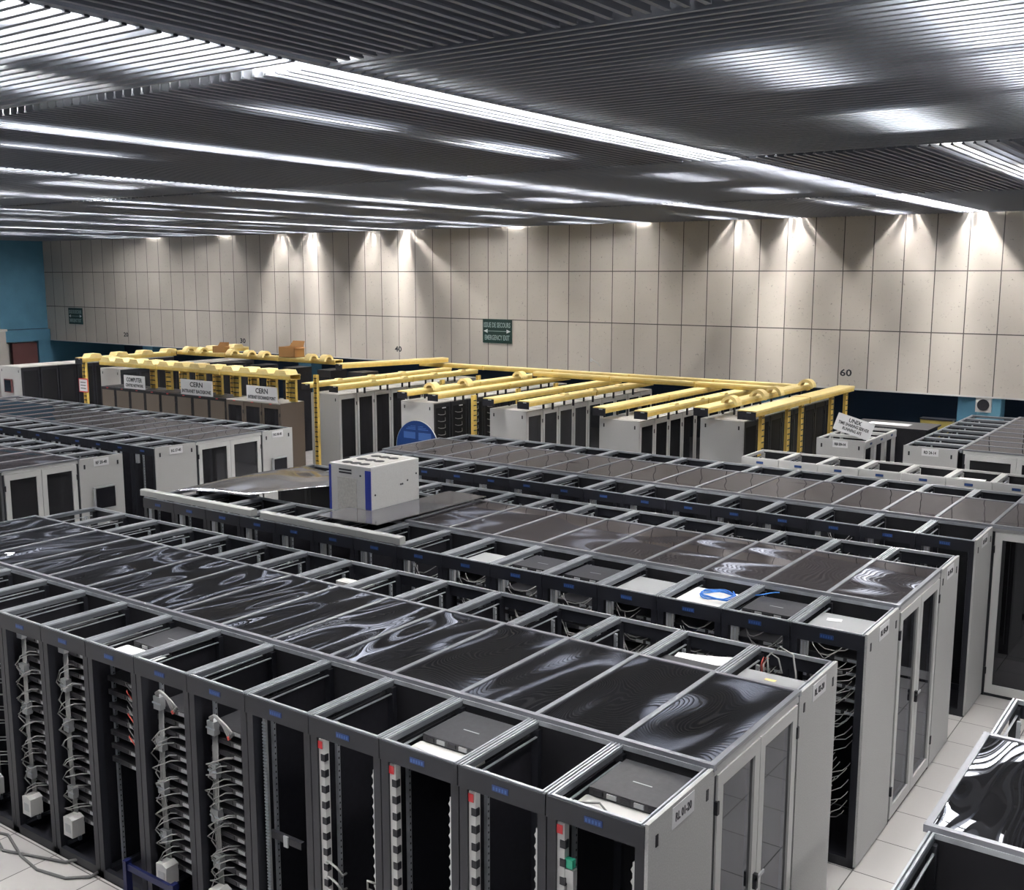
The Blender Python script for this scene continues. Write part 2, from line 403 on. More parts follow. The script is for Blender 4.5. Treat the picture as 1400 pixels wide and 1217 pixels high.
ROWS = {}
def row(key, y0, y1, x_right, n, side, desc, tagtxt=None, style='dark', fill=True):
    """side -1: open side faces the camera (-y); +1: open side faces away"""
    d = y1 - y0; cy = (y0 + y1) / 2; out = []
    for i in range(n):
        cx = x_right - RW * (i + .5)
        st = 'pale' if style == 'pale' else 'dark'
        lab = 'open-topped %s rack, %s from the right of %s' % ('pale' if st == 'pale' else 'black', ORD[i + 1], desc)
        if i == 0: lab = 'open-topped rack with grey end panel, right end of %s' % desc
        rz = 0 if side < 0 else PI
        e = 0
        if i == 0 and tagtxt: e = 1 if side < 0 else -1
        out.append(rack(cx, cy, d, rz, lab, 'server racks of ' + desc, st, e, tagtxt))
    ROWS[key] = out
    return out
def filler(rows, y0, y1, ztop, key):
    pass
row('A', 0, .779, 0, 16, -1, 'the nearest row', 'RL 01-20')
row('B', 2.106, 2.856, 0, 15, 1, 'the second row', 'RL 02-20')
row('C', 3.553, 4.414, 0, 15, -1, 'the third row', 'RL 03-20')
row('D', 5.768, 6.470, 0, 15, 1, 'the fourth row', 'RL 04-20')
row('E', 7.227, 8.008, 0, 15, -1, 'the fifth row', 'RL 05-20')
row('F', 9.40, 10.17, 1.2, 17, 1, 'the sixth row')
row('G', 10.79, 11.61, 1.25, 9, -1, 'the pale-framed seventh row', style='pale')
row('LA', 6.0, 6.8, -12.1, 15, -1, 'the near left block', 'RG 37-40')
row('LB', 8.24, 8.95, -12.1, 15, 1, 'the left block rear row', 'RG 38-40')
row('LC', 4.65, 5.40, -12.1, 13, 1, 'the front left block', 'RF 20-40')
# the pair at the right edge, beyond the tiled gangway
def pair_row(y0, y1, side, desc):
    d = y1 - y0
    for i in range(3):
        rack(1.17 + RW * (i + .5), (y0 + y1) / 2, d, 0 if side < 0 else PI, 'black open-topped rack, %s from the gangway in the %s row at right edge' % (ORD[i + 1], desc), None, 'dark')
pair_row(.02, .79, -1, 'near'); pair_row(2.12, 2.87, 1, 'far')

# ---------------------------------------------------------------- aisle covers and aisle doors
def cover(x0, x1, y0, y1, n, label, z=H + .004, skip=(), m='cover'):
    t = thing('aisle_cover', label, 'cover', (x0, y0, z))
    W = x1 - x0; D = y1 - y0; p = W / n
    f = MB()
    f.box(-.02, W + .02, -.025, .01, -.016, .024, M['coverframe']); f.box(-.02, W + .02, D - .01, D + .025, -.014, .024, M['coverframe'])
    for k in range(n + 1): f.box(k * p - .018, k * p + .018, .01, D - .01, .0, .024, M['coverframe'])
    ob('frame', f, t)
    g = MB(); g.box(.016, p - .016, .012, D - .012, .006, .011, M[m]); gm = g.mesh('panel')
    for k in range(n):
        if k in skip: continue
        ob('panel', gm, t, (k * p, 0, .006))
    return t
cover(-9.0, 0, .79, 2.10, 15, 'clear plastic sheets roofing the aisle between the nearest two rows', m='covernear')
cover(-5.4, 0, 4.42, 5.76, 9, 'clear plastic sheets roofing the aisle between third and fourth rows')
cover(-9.0, 1.2, 8.02, 9.40, 17, 'clear plastic sheets roofing the aisle between fifth and sixth rows')
cover(-21.1, -12.1, 6.81, 8.23, 15, 'dull plastic sheets roofing the aisle inside the near left block')
cover(-20.0, -12.1, 3.45, 4.64, 13, 'plastic sheets roofing the aisle of the front left block')
cover(1.17, 2.97, .80, 2.11, 3, 'clear wavy plastic sheet roofing the aisle at the right edge', m='covernear')

def aisle_doors(x, y0, y1, label, axis='y', glass='glass', leafs=2, h=H):
    """pair of framed glass leaves closing an aisle end; axis 'y': leaves run along y and face +x"""
    t = thing('aisle_door', label, 'door', (x, y0, 0), 0 if axis == 'y' else -PI / 2)
    D = (y1 - y0); lw = D / leafs
    j = MB()
    j.box(-.05, .01, 0, .03, 0, h, M['dark']); j.box(-.05, .01, D - .03, D, 0, h, M['dark']); j.box(-.05, .012, 0, D, h - .05, h, M['ltframe']); j.box(-.05, .0, .03, D - .03, 0, .03, M['dark'])
    ob('door_frame', j, t)
    for k in range(leafs):
        a = k * lw + (.035 if k == 0 else .004); b_ = (k + 1) * lw - (.035 if k == leafs - 1 else .004)
        f = MB(); s = .075
        f.box(-.02, .02, a, a + s, .04, h - .055, M['ltframe']); f.box(-.02, .02, b_ - s, b_, .04, h - .055, M['ltframe'])
        f.box(-.02, .02, a + s, b_ - s, h - .14, h - .055, M['ltframe']); f.box(-.02, .02, a + s, b_ - s, .04, .14, M['ltframe'])
        lf = ob('door_leaf', f, t)
        g = MB(); g.box(-.004, .004, a + s, b_ - s, .14, h - .14, M[glass]); ob('glass', g, lf)
        ye = a - .006 if k == 0 else b_ + .006
        for z in (.30, h - .25):
            hb = MB(); hb.box(.0, .03, ye - .014, ye + .014, z - .04, z + .04, M['black']); ob('hinge', hb, lf)
        if k == 0 and leafs > 1:
            hb = MB(); hb.box(.02, .045, b_ - .05, b_ - .02, .92, 1.02, M['black']); hb.box(.035, .045, b_ - .05, b_ + .08, .98, 1.0, M['silver']); ob('handle', hb, lf)
    return t
aisle_doors(.0, .79, 2.10, 'double glass door in pale frame closing the nearest aisle, beside the first rack end')
aisle_doors(.0, 4.42, 5.76, 'double glass door in pale frame closing the second aisle, behind the tall grey ends')
aisle_doors(.01, 8.03, 8.04 + 1.19, 'wide glass door beside the fifth row end, at the right edge', glass='glass', leafs=1).rotation_euler = (0, 0, -PI / 2)
aisle_doors(-12.1, 6.81, 8.23, 'double black-glass door in pale frame at the end of near left block', glass='darkglass')
aisle_doors(-12.1, 3.45, 4.64, 'double black-glass door in pale frame at the far left edge', glass='darkglass')

# flat screens on two end panels of the left blocks
def monitor(x, y, z, w, h, label):
    t = thing('monitor', label, 'screen', (x, y, z))
    b = MB(); b.box(.03, .075, -w / 2, w / 2, -h / 2, h / 2, M['silver']); ob('bezel', b, t)
    b = MB(); b.box(.075, .078, -w / 2 + .02, w / 2 - .012, -h / 2 + .025, h / 2 - .02, M['screen']); ob('screen', b, t)
    b = MB(); b.box(.0, .03, -.06, .06, -.06, .06, M['black']); ob('bracket', b, t)
monitor(-12.084, 8.58, 1.30, .33, .33, 'small flat screen on the grey end panel nearest the brown cabinets')
monitor(-12.084, 5.02, 1.33, .36, .36, 'small flat screen on the leftmost grey end panel of front left block')

# ---------------------------------------------------------------- equipment inside the racks
sv = MB(); sv.box(-.235, .235, -.02, .56, 0, .040, M['chassis']); sv.box(-.20, -.02, -.024, -.02, .006, .034, M['black']); sv.box(.02, .09, -.026, -.02, .008, .032, M['greybox']); sv.box(.12, .20, -.023, -.02, .008, .032, M['zinc'])
sv_m = sv.mesh('rack_server')
def servers(rackno, cx, yface, z0, z1, pitch, where):
    n = int((z1 - z0) / pitch)
    for k in range(n):
        o = ob('rack_server', sv_m, None, (cx, yface, z1 - (k + 1) * pitch))
        tag(o, 'slim black server, %s from the top in %s' % (ORD[min(k + 1, 20)], where), 'server', 'black servers in ' + where)
XR = lambda i: -RW * (i + .5)
servers(5, XR(5), .14, .30, 1.62, .088, 'the sixth rack of nearest row')
servers(6, XR(6), .14, .30, 1.62, .088, 'the seventh rack of nearest row')
servers(8, XR(8), .14, .25, 1.80, .088, 'the ninth rack of nearest row')
servers(9, XR(9), .14, .25, 1.80, .088, 'the tenth rack of nearest row')
servers(7, XR(7), .14, .95, 1.72, .11, 'the eighth rack of nearest row')
for i in (0, 1, 2, 3, 4, 5, 6):
    servers(i, XR(i), 3.72, 1.20, 1.76, .11, 'the %s rack of third row' % ORD[i + 1])
for i in (0, 1, 2, 3, 4):
    o = ob('rack_server', sv_m, None, (XR(i) , 2.30, 1.55 - .1 * (i % 2))); tag(o, 'slim black server low inside the %s rack of the second row' % ORD[i + 1], 'server')

def switch(x, y, z, label, w=.46, d=.42, h=.045, m='chassis', rz=0):
    t = thing('network_switch', label, 'network switch', (x, y, z), rz)
    b = MB(); b.box(-w / 2, w / 2, 0, d, 0, h, M[m]); ob('case', b, t)
    b = MB()
    for k in range(5): b.box(-w / 2 + .03 + k * .085, -w / 2 + .09 + k * .085, -.008, 0, .01, h - .01, M['silver' if k in (1, 3) else 'black'])
    ob('port_block', b, t)
    b = MB(); b.box(-.06, .06, d * .45, d * .47, h, h + .001, M['silver']); ob('logo_strip', b, t)
switch(XR(0) + .02, .29, H - .10, 'flat black switch in the top of the rack at nearest row right end')
switch(XR(2) + .02, .29, H - .10, 'flat black switch in the top of the third rack of nearest row')
switch(XR(7) + .05, .33, H - .12, 'flat black switch in the top of the eighth rack of nearest row')
switch(XR(1), 3.82, H - .10, 'flat dark switch in the top of the second rack of third row')
switch(XR(4), 3.82, H - .10, 'flat dark switch in the top of the fifth rack of third row')
switch(XR(5), 3.82, H - .10, 'flat dark switch in the top of the sixth rack of third row')
def board(x, y, z, w, d, h, m, label, cat='box', name='equipment_box'):
    b = MB(); b.prism([(-w / 2 + .01, 0), (w / 2 - .01, 0), (w / 2, .01), (w / 2, d - .01), (w / 2 - .01, d), (-w / 2 + .01, d), (-w / 2, d - .01), (-w / 2, .01)], 'z', 0, h, M[m])
    b.box(-w * .3, w * .1, d * .2, d * .28, h, h + .001, M['silver'])
    return tag(ob(name, b, None, (x, y, z)), label, cat)
board(XR(0) + .02, .04, H - .16, .50, .26, .05, 'white', 'white flat box behind the top lip of rack at nearest row right end')
board(XR(2) + .02, .04, H - .16, .50, .26, .05, 'white', 'white flat box in the top front of third rack of nearest row')
board(XR(7) + .02, .05, H - .16, .50, .26, .05, 'paper', 'white flat box in the top front of eighth rack of nearest row')
board(XR(0), 2.20, H - .14, .50, .36, .06, 'greybox', 'grey metal box in the top of second row right end rack')
board(XR(1), 2.16, H - .12, .50, .30, .05, 'chassis', 'black box inside top of the second rack of second row')
b = MB(); b.box(-.04, .04, 0, .035, 0, .002, M['yellowlid']); tag(ob('sticker', b, None, (XR(0) - .02, 2.42, H - .079)), 'small yellow sticker on grey box in second row end rack', 'sticker')
def paper(x, y, z, w, d, rz, label, curl=.03):
    b = MB(); n = 6; vs = []; fs = []
    for i in range(n + 1):
        a = i / n; zz = curl * a * a
        for yy in (0, d): vs.append((w * (a - .5), yy - d / 2, zz)); vs.append((w * (a - .5), yy - d / 2, zz + .002))
    for i in range(n):
        k = i * 4; fs += [(k + 1, k + 5, k + 7, k + 3), (k, k + 2, k + 6, k + 4), (k, k + 4, k + 5, k + 1), (k + 2, k + 3, k + 7, k + 6)]
    b.add(vs, fs, M['paper']); o = ob('paper_sheet', b, None, (x, y, z), rz); return tag(o, label, 'paper')
paper(XR(1), 2.56, H - .10, .44, .20, .15, 'curled white paper lying in the second rack of second row')
paper(XR(1) + .02, 3.66, H - .10, .46, .10, 0, 'white paper strip at front edge of second rack of third row')
board(XR(0), 3.68, H - .12, .50, .50, .04, 'greybox', 'grey blue metal shelf in the top of third row end rack', 'shelf', 'metal_shelf')
paper(XR(0) - .10, 4.02, H - .079, .12, .08, .2, 'small white note on shelf of third row end rack', .0)
board(XR(2), 3.62, H - .11, .50, .62, .03, 'white', 'pale shelf in top of third rack of third row, under blue cable', 'shelf', 'metal_shelf')
board(XR(3), 3.62, H - .11, .50, .62, .03, 'greybox', 'grey shelf in the top of the fourth rack of third row', 'shelf', 'metal_shelf')
board(XR(6), 3.70, H - .14, .50, .50, .03, 'greybox', 'grey shelf in the top of the seventh rack of third row', 'shelf', 'metal_shelf')
board(XR(7), 2.56, H - .15, .40, .12, .03, 'white', 'white flat box in the top of the eighth rack of second row')
board(XR(5) , 10.9 + .25, H - .12, .40, .30, .03, 'paper', 'white box inside the pale-framed seventh row near its right part') if False else None
paper(-.95, 11.18, H - .08, .42, .34, 0, 'white paper sheet inside a pale-framed rack of seventh row', .0)
# blue coiled cable
b = MB(); pts = []
for k in range(64):
    a = 2 * PI * k / 20; r = .17 + .012 * math.sin(k * .7); pts.append((r * math.cos(a) * .9, r * math.sin(a) * .8, .012 + .010 * k / 20 + .006 * math.sin(k * 1.3)))
for k in range(10): pts.append((.16 + .03 * k, .02 + .035 * k, .04 + .006 * math.sin(k)))
b.tube(pts, .006, M['bluecable'], 6)
tag(ob('blue_cable', b.mesh('blue_cable', True), None, (XR(2) + .06, 4.02, H - .075)), 'loosely coiled blue network cable on pale shelf of the third row', 'cable')

# vertical power strips of the four right racks of the nearest row
ps = MB(); ps.box(-.032, .032, 0, .045, .10, 1.80, M['white'])
for k in range(15): z = .16 + k * .107; ps.box(.004, .040, -.004, .03, z, z + .045, M['black'])
ps_m = ps.mesh('power_strip')
rs = MB(); rs.box(-.022, .022, -.003, 0, 0, .05, M['red']); rs_m = rs.mesh('switch')
fe = MB(); fe.box(-.014, .014, 0, .03, .10, 1.72, M['white'])
for k in range(24): z = .14 + k * .066; fe.add([(-.014, 0, z), (-.026, 0, z + .018), (-.014, 0, z + .04), (-.014, .03, z), (-.026, .03, z + .018), (-.014, .03, z + .04)], [(0, 1, 2), (5, 4, 3), (0, 3, 4, 1), (1, 4, 5, 2)], M['white'])
fe_m = fe.mesh('cable_guide')
for i in range(4):
    r = ROWS['A'][i]
    p = ob('power_strip', ps_m, r, (-.225, -.385 + .01, 0), 0, 'white power strip with black sockets')
    ob('switch', rs_m, p, (0.0, -.004, 1.74)); ob('switch', rs_m, p, (0, -.004, .52 + .04 * i))
    ob('cable_guide', fe_m, r, (.235, -.385 + .01, 0), 0, 'white toothed cable guide')
b = MB(); b.box(-.02, .02, 0, .03, 0, .30, M['white']); b.box(-.03, .025, -.01, .03, .24, .32, M['white']); b.box(-.03, .02, -.012, .02, .33, .38, M['green'])
ob('plug', b, ROWS['A'][0], (-.165, -.36, 1.22), 0, 'white plug with green top')
for i in (0, 1, 2, 3):
    b = MB()
    for k in range(7 if i > 1 else 4):
        z = .35 + .10 * k + random.random() * .03; s = random.uniform(.9, 1.1)
        b.tube([(-.20, -.37, z), (-.15 , -.40, z + .03), (-.09 * s, -.40, z + .01), (-.07 * s, -.37, z - .05), (-.10, -.30, z - .08)], .008, M['cabledark'] if i < 2 else M['cable'], 5)
        if k % 2: b.tube([(.225, -.37, z + .1), (.18, -.40, z + .12), (.17, -.39, z + .06), (.21, -.35, z + .02)], .008, M['cable'], 5)
    tag(ob('plug_leads', b.mesh('plug_leads', True), None, (XR(i), .3895, 0)), 'short looping leads plugged into the white strip of %s rack, nearest row' % ORD[i + 1], 'cable')
r = ROWS['A'][4]
b = MB(); b.box(-.012, .012, 0, .02, .1, 1.78, M['silver'])
for k in range(70): z = .12 + k * .0235; b.box(-.014, .014, -.006, .004, z, z + .012, M['zinc'])
ob('socket_strip', b, r, (-.20, -.33, 0), 0, 'beaded steel strip')
b = MB(); b.box(-.20, .10, 0, .03, .92, .97, M['black']); b.box(-.06, -.02, -.01, 0, .90, .98, M['silver']); ob('cross_bar', b, r, (0, -.31, 0))

def loom(cx, yo, seed, label, ztop=1.55, arch=True, group=None, mbox=True):
    """vertical white cable bundle with loops, clamps and a white plug box at the foot"""
    rnd = random.Random(seed); t = thing('cable_loom', label, 'cables', (cx, yo, 0), 0, group)
    b = MB()
    for k in range(4):
        x = -.19 + k * .016; b.tube([(x, .02, .28), (x + rnd.uniform(-.004, .004), .0, .9), (x, .02, ztop)], .006, M['cable'], 5)
    for k in range(9):
        z = .42 + k * (ztop - .55) / 9 + rnd.uniform(-.02, .02)
        for q in range(2):
            dx = rnd.uniform(.06, .15); dz = rnd.uniform(.04, .15); sgn = rnd.choice((-1, 1))
            b.tube([(-.17, -.01, z - dz), (-.19 + rnd.uniform(-.03, .02), -.05, z - dz * .4), (-.17 + dx * .5, -.06, z + dz * .4), (-.16 + dx, -.02, z + dz * .6 + .02), (-.12 + dx, .09, z + dz * .5)], .0048, M['cable'], 5)
    if arch:
        for q in range(3):
            b.tube([(-.18 + q * .012, .0, ztop), (-.17 + q * .012, -.02, ztop + .06), (-.10 + q * .012, -.04, ztop + .10), (.0 + q * .02, -.05, ztop + .06), (.06 + q * .02, -.05, ztop - .02 + q * .02)], .009, M['cable'], 6)
            b.tube([(.055 + q * .02, -.05, ztop - .01 + q * .02), (.068 + q * .02, -.05, ztop - .035 + q * .02)], .013, M['redcable'] if q == 0 else M['cabledark'], 6)
    ob('cables', b.mesh('cables', True), t)
    for z in (ztop - .02, ztop - .34, ztop - .68, .55):
        c_ = MB(); c_.box(-.205, -.13, -.02, .03, z - .05, z + .05, M['silver']); c_.box(-.215, -.12, -.024, -.018, z - .006, z + .006, M['zinc']); ob('clamp', c_, t)
    if mbox:
        c_ = MB(); c_.prism([(-.20, .20), (-.08, .20), (-.075, .35), (-.12, .37), (-.195, .36)], 'y', -.08, .03, M['white']); c_.box(-.17, -.10, -.083, -.08, .24, .31, M['silver']); ob('plug_box', c_, t)
loom(XR(5), .09, 3, 'white cables looping down inside the sixth rack of nearest row', 1.58)
loom(XR(6), .09, 4, 'white cables looping down inside the seventh rack of nearest row', 1.62)
loom(XR(8), .09, 5, 'white cables looping down inside the ninth rack of nearest row', 1.80, False)
loom(XR(9), .09, 6, 'white cables looping down inside the tenth rack of nearest row', 1.80, False)
loom(XR(10), .09, 8, 'white cables looping down inside the eleventh rack of nearest row', 1.70, False)
# reddish cables inside the eighth rack
b = MB()
for k in range(8):
    z = 1.2 + .06 * k; b.tube([(-.05, .1, z), (.05, .03, z + .03), (.14, .02, z - .02), (.16, .1, z)], .006, M['redcable'] if k % 3 == 0 else M['cabledark'], 5)
tag(ob('patch_cables', b.mesh('patch_cables', True), None, (XR(7), .06, 0)), 'dark and reddish patch cables inside the eighth rack of nearest row', 'cable')
# fans of thin cables at the backs of the third and fifth rows
def cable_fan(x, y, seed, label, n=14, z0=1.05, z1=1.78, x0=-.12, x1=.20):
    rnd = random.Random(seed); b = MB()
    for k in range(n):
        z = z1 - (z1 - z0) * k / n; xa = x0 + rnd.uniform(-.05, .05); xb = x1 + rnd.uniform(-.04, .02)
        sag = rnd.uniform(.02, .13); xb -= rnd.choice((0, 0, .05, .12)); z += rnd.uniform(-.03, .03)
        P = [(xa, .03, z + rnd.uniform(-.03, .06)), (xa + .05, -.02, z - sag * .6), ((xa + xb) / 2, -.05, z - sag), (xb - .05, -.045, z - sag * .5), (xb - .01, -.01, z), (xb, .06, z + .02)]
        Q = [Vector(P[0])]
        for a_, b_ in zip(P, P[1:]):
            Q.append((Vector(a_) + Vector(b_)) / 2)
        Q.append(Vector(P[-1])); b.tube(Q, .0038, M['cable'], 4)
    return tag(ob('cable_fan', b.mesh('cable_fan', True), None, (x, y, 0)), label, 'cables')
for i in range(0, 8):
    cable_fan(XR(i), 3.62, 40 + i, 'fan of thin grey cables at the back of the %s rack of third row' % ORD[i + 1], 40 if i == 0 else 14, .3 if i == 0 else 1.1)
for i in range(2, 5, 2):
    cable_fan(XR(i), 7.30, 60 + i, 'faint thin cables at the back of the %s rack of fifth row' % ORD[i + 1], 8, 1.3)
br = MB(); br.box(-.028, .028, -.02, .02, -.16, 0, M['silver']); br.box(-.022, -.012, -.024, -.02, -.15, -.02, M['zinc']); br.box(.008, .018, -.024, -.02, -.15, -.02, M['zinc']); br_m = br.mesh('cable_bracket')
for key, yy, n in (('C', 3.59, 15), ('E', 7.26, 12), ('LA', 6.04, 12)):
    for i, r in enumerate(ROWS[key][:n]):
        ob('cable_bracket', br_m, r, (-.19, -(ROWS_D := {'C': .861, 'E': .781, 'LA': .8}[key]) / 2 + .03, H - .13))
# white leads looping out of the second row end rack
b = MB()
b.tube([(-.10, 0, .0), (-.12, .02, .12), (-.04, .05, .20), (.06, .05, .16), (.09, .04, .02), (.10, .02, -.04)], .007, M['cable'], 6)
b.tube([(-.02, .06, .0), (-.06, .08, .10), (-.11, .05, .14), (-.14, .0, .06), (-.13, 0, -.02)], .006, M['cable'], 6)
for k in range(3): b.tube([(-.16 + .012 * k, .02, -.02), (-.17 + .012 * k, .03, .05), (-.16 + .02 * k, .05, .10)], .004, M['redcable'], 5)
tag(ob('looped_lead', b.mesh('looped_lead', True), None, (XR(0), 2.60, H - .10)), 'white and red leads looping above grey box in second row end rack', 'cable')
b = MB(); b.tube([(-.24, 0, .0), (-.12, .05, .01), (.0, -.04, .012), (.12, -.02, .01), (.22, .02, .006)], .006, M['cabledark'], 6)
tag(ob('black_lead', b.mesh('black_lead', True), None, (XR(0) + .02, .17, H - .102)), 'black lead lying across the white box of nearest row end rack', 'cable')
b = MB(); b.cyl((0, 0, 0), .006, 'y', -.006, M['led'], 8); tag(ob('indicator_light', b, None, (XR(2) - .05, 3.60, 1.62)), 'tiny blue indicator light at back of third row', 'indicator')
# floor cables at left
b = MB()
b.tube([(-6.6, -.25, .012), (-6.3, -.16, .012), (-6.0, -.08, .012), (-5.6, -.20, .012), (-5.3, -.24, .012), (-5.0, -.18, .012), (-4.85, -.06, .02), (-4.84, .02, .03)], .012, M['cabledark'], 6)
b.tube([(-6.5, -.05, .012), (-6.1, -.14, .012), (-5.8, -.24, .012), (-5.5, -.14, .012), (-5.2, -.05, .02), (-5.1, .03, .05)], .012, M['cabledark'], 6)
tag(ob('floor_cable', b.mesh('floor_cable', True), None), 'dark cables snaking over floor tiles beside the nearest row at left', 'cable')
b = MB(); b.box(-.27, .27, -.012, .012, -.025, .025, M['navy']); b.box(-.30, -.26, -.025, .025, -.29, .05, M['navy']); b.box(.26, .30, -.025, .025, -.29, .05, M['navy'])
tag(ob('barrier_rail', b, None, (-4.06, -.07, .29)), 'low blue rail standing before the sixth rack of nearest row', 'rail')

# ---------------------------------------------------------------- cooling unit, plates and loose sheets on the second pod
t = thing('cooling_unit', 'tall pale grey cooling cabinet with blue edge rising from second aisle', 'air conditioner', (-6.62, 4.43, 0))
b = MB(); b.box(0, .66, 0, .85, 0, 2.5, M['grey']); ob('cabinet', b, t)
b = MB(); b.box(.0, .66, .0, .85, 2.5, 2.512, M['ltframe']); b.box(.05, .61, .05, .80, 2.512, 2.514, M['greytop']); ob('roof', b, t)
for k in range(3):
    b = MB()
    y0 = .13 + k * .25
    for q in range(3): b.prism([(.17 + q * .14 + .07 * math.cos(a * PI / 4), y0 + .06 * math.sin(a * PI / 4)) for a in range(8)], 'z', 2.514, 2.518, M['mesh'])
    b.box(.17, .42, y0 - .018, y0 + .018, 2.514, 2.5175, M['mesh'])
    ob('cable_slot', b, t)
b = MB(); b.box(.14, .44, -.010, 0, .2, 2.36, M['greytop']); ob('grille', b, t, label='flat grey grille')
b = MB(); b.box(.575, .662, -.006, .004, .1, 2.47, M['blue']); b.box(-.004, .03, -.004, .004, .1, 2.49, M['blue']); ob('edge_strip', b, t, label='dark blue edge strip')
b = MB()
for z in (2.44, 2.405): b.box(.16, .36, -.003, 0, z, z + .02, M['ink'])
ob('name_plate', b, t)
for (yy, z) in ((.07, 2.18), (.55, 2.24), (.64, 2.27), (.80, 2.33), (.52, 2.24)):
    b = MB(); b.cyl((.66, yy, z), .012, 'x', .004, M['black'], 8); ob('screw', b, t)
b = MB(); b.cyl((.50, -.004, 2.40), .012, 'y', .004, M['black'], 8); ob('screw', b, t)
M['plate'] = sheet_material('smoked_plate', (.05, .05, .06), .12, .07, .01, 1.2, 1.9, diff=(.15, .145, .145))
b = MB(); b.prism([(-6.29, 3.87), (-5.42, 3.93), (-5.36, 5.84), (-5.94, 5.84), (-5.94, 4.41), (-6.29, 4.41)], 'z', 2.006, 2.016, M['plate'])
tag(ob('smoked_sheet', b, None), 'flat smoked plastic sheet lying beside the tall cooling cabinet', 'sheet')
# two beams
def beam(x0, x1, y, label):
    b = MB(); b.prism([(y - .045, 1.962), (y + .045, 1.962), (y + .045, 2.03), (y + .035, 2.04), (y - .035, 2.04), (y - .045, 2.03)], 'x', x0, x1, M['steelbeam'])
    for k in range(4): xx = x0 + (x1 - x0) * (k + .5) / 4; b.box(xx - .02, xx + .02, y - .02, y + .02, 2.04, 2.0415, M['zinc'])
    return tag(ob('steel_beam', b, None), label, 'beam')
beam(-9.08, -7.02, 3.61, 'left grey steel beam lying along the third row front edge')
beam(-6.86, -4.76, 3.60, 'right grey steel beam lying along third row, below the smoked sheet')
# sagging clear sheets left of the unit
M['bent'] = sheet_material('bent_clear_sheet', (.12, .12, .13), .12, .10, .05, 1.2, 6.0, (.5, 1.0, 1), diff=(.12, .11, .10))
b = MB(); n = 24; m2 = 14; vs = []; fs = []
for i in range(n + 1):
    for k in range(m2 + 1):
        u = i / n; v = k / m2
        P0 = Vector((-8.82, 3.90, 0)).lerp(Vector((-7.30, 4.30, 0)), u); P1 = Vector((-8.78, 6.10, 0)).lerp(Vector((-6.75, 5.90, 0)), u)
        p = P0.lerp(P1, v); p.z = 2.0 + .09 * math.sin(PI * v) * math.sin(PI * (u * .9 + .05)) + .10 * u * u * (1 - v) + .02 * math.sin(7 * u + 3 * v)
        vs.append(p)
for i in range(n):
    for k in range(m2):
        a = i * (m2 + 1) + k; fs.append((a, a + m2 + 1, a + m2 + 2, a + 1))
b.add(vs, fs, M['bent']); me = b.mesh('bent_sheet', True); o = ob('bent_sheet', me)
so = o.modifiers.new('thickness', 'SOLIDIFY'); so.thickness = .005
tag(o, 'bent shiny plastic sheet lying over the racks left of cooling cabinet', 'sheet')
# blue disc leaning behind the third pod
t = thing('giant_disc', 'big round blue disc with white hub standing behind sixth row', 'disc', (-10.47, 10.55, 0))
def ring(r0, r1, y0, y1, m, n=48):
    b = MB(); vs = []; fs = []
    for k in range(n):
        a = 2 * PI * k / n
        for r in (r0, r1):
            for y in (y0, y1): vs.append((r * math.cos(a), y, r * math.sin(a)))
    for k in range(n):
        a = 4 * k; c_ = 4 * ((k + 1) % n)
        fs += [(a, c_, c_ + 2, a + 2), (a + 1, a + 3, c_ + 3, c_ + 1), (a + 2, c_ + 2, c_ + 3, a + 3), (a, a + 1, c_ + 1, c_)]
    b.add(vs, fs, m); return b
zc = 1.53
ob('disc_face', ring(.075, .50, -.004, .012, M['disc']), t, (0, 0, zc)); ob('hub', ring(.035, .075, -.005, .012, M['white']), t, (-.03 + .03, 0, zc)); ob('rim', ring(.50, .508, -.006, .014, M['silver']), t, (0, 0, zc))
b = MB()
for (x0, x1, z0, z1) in ((-.26, -.03, .33, .345), (-.22, -.03, .36, .372), (-.15, -.03, .39, .40), (.03, .22, .36, .372), (.03, .27, .33, .345), (.03, .15, .39, .40), (-.32, -.04, .16, .28), (.04, .34, .14, .28)): b.box(x0, x1, -.008, -.004, z0, z1, M['discprint'])
ob('print', b, t, (0, 0, zc))
b = MB(); b.box(-.03, .03, .0, .04, 0, zc - .45, M['dark']); b.box(-.25, .25, -.12, .16, 0, .03, M['dark']); b.box(-.06, .06, .012, .03, zc - .50, zc - .40, M['dark']); ob('stand', b, t)

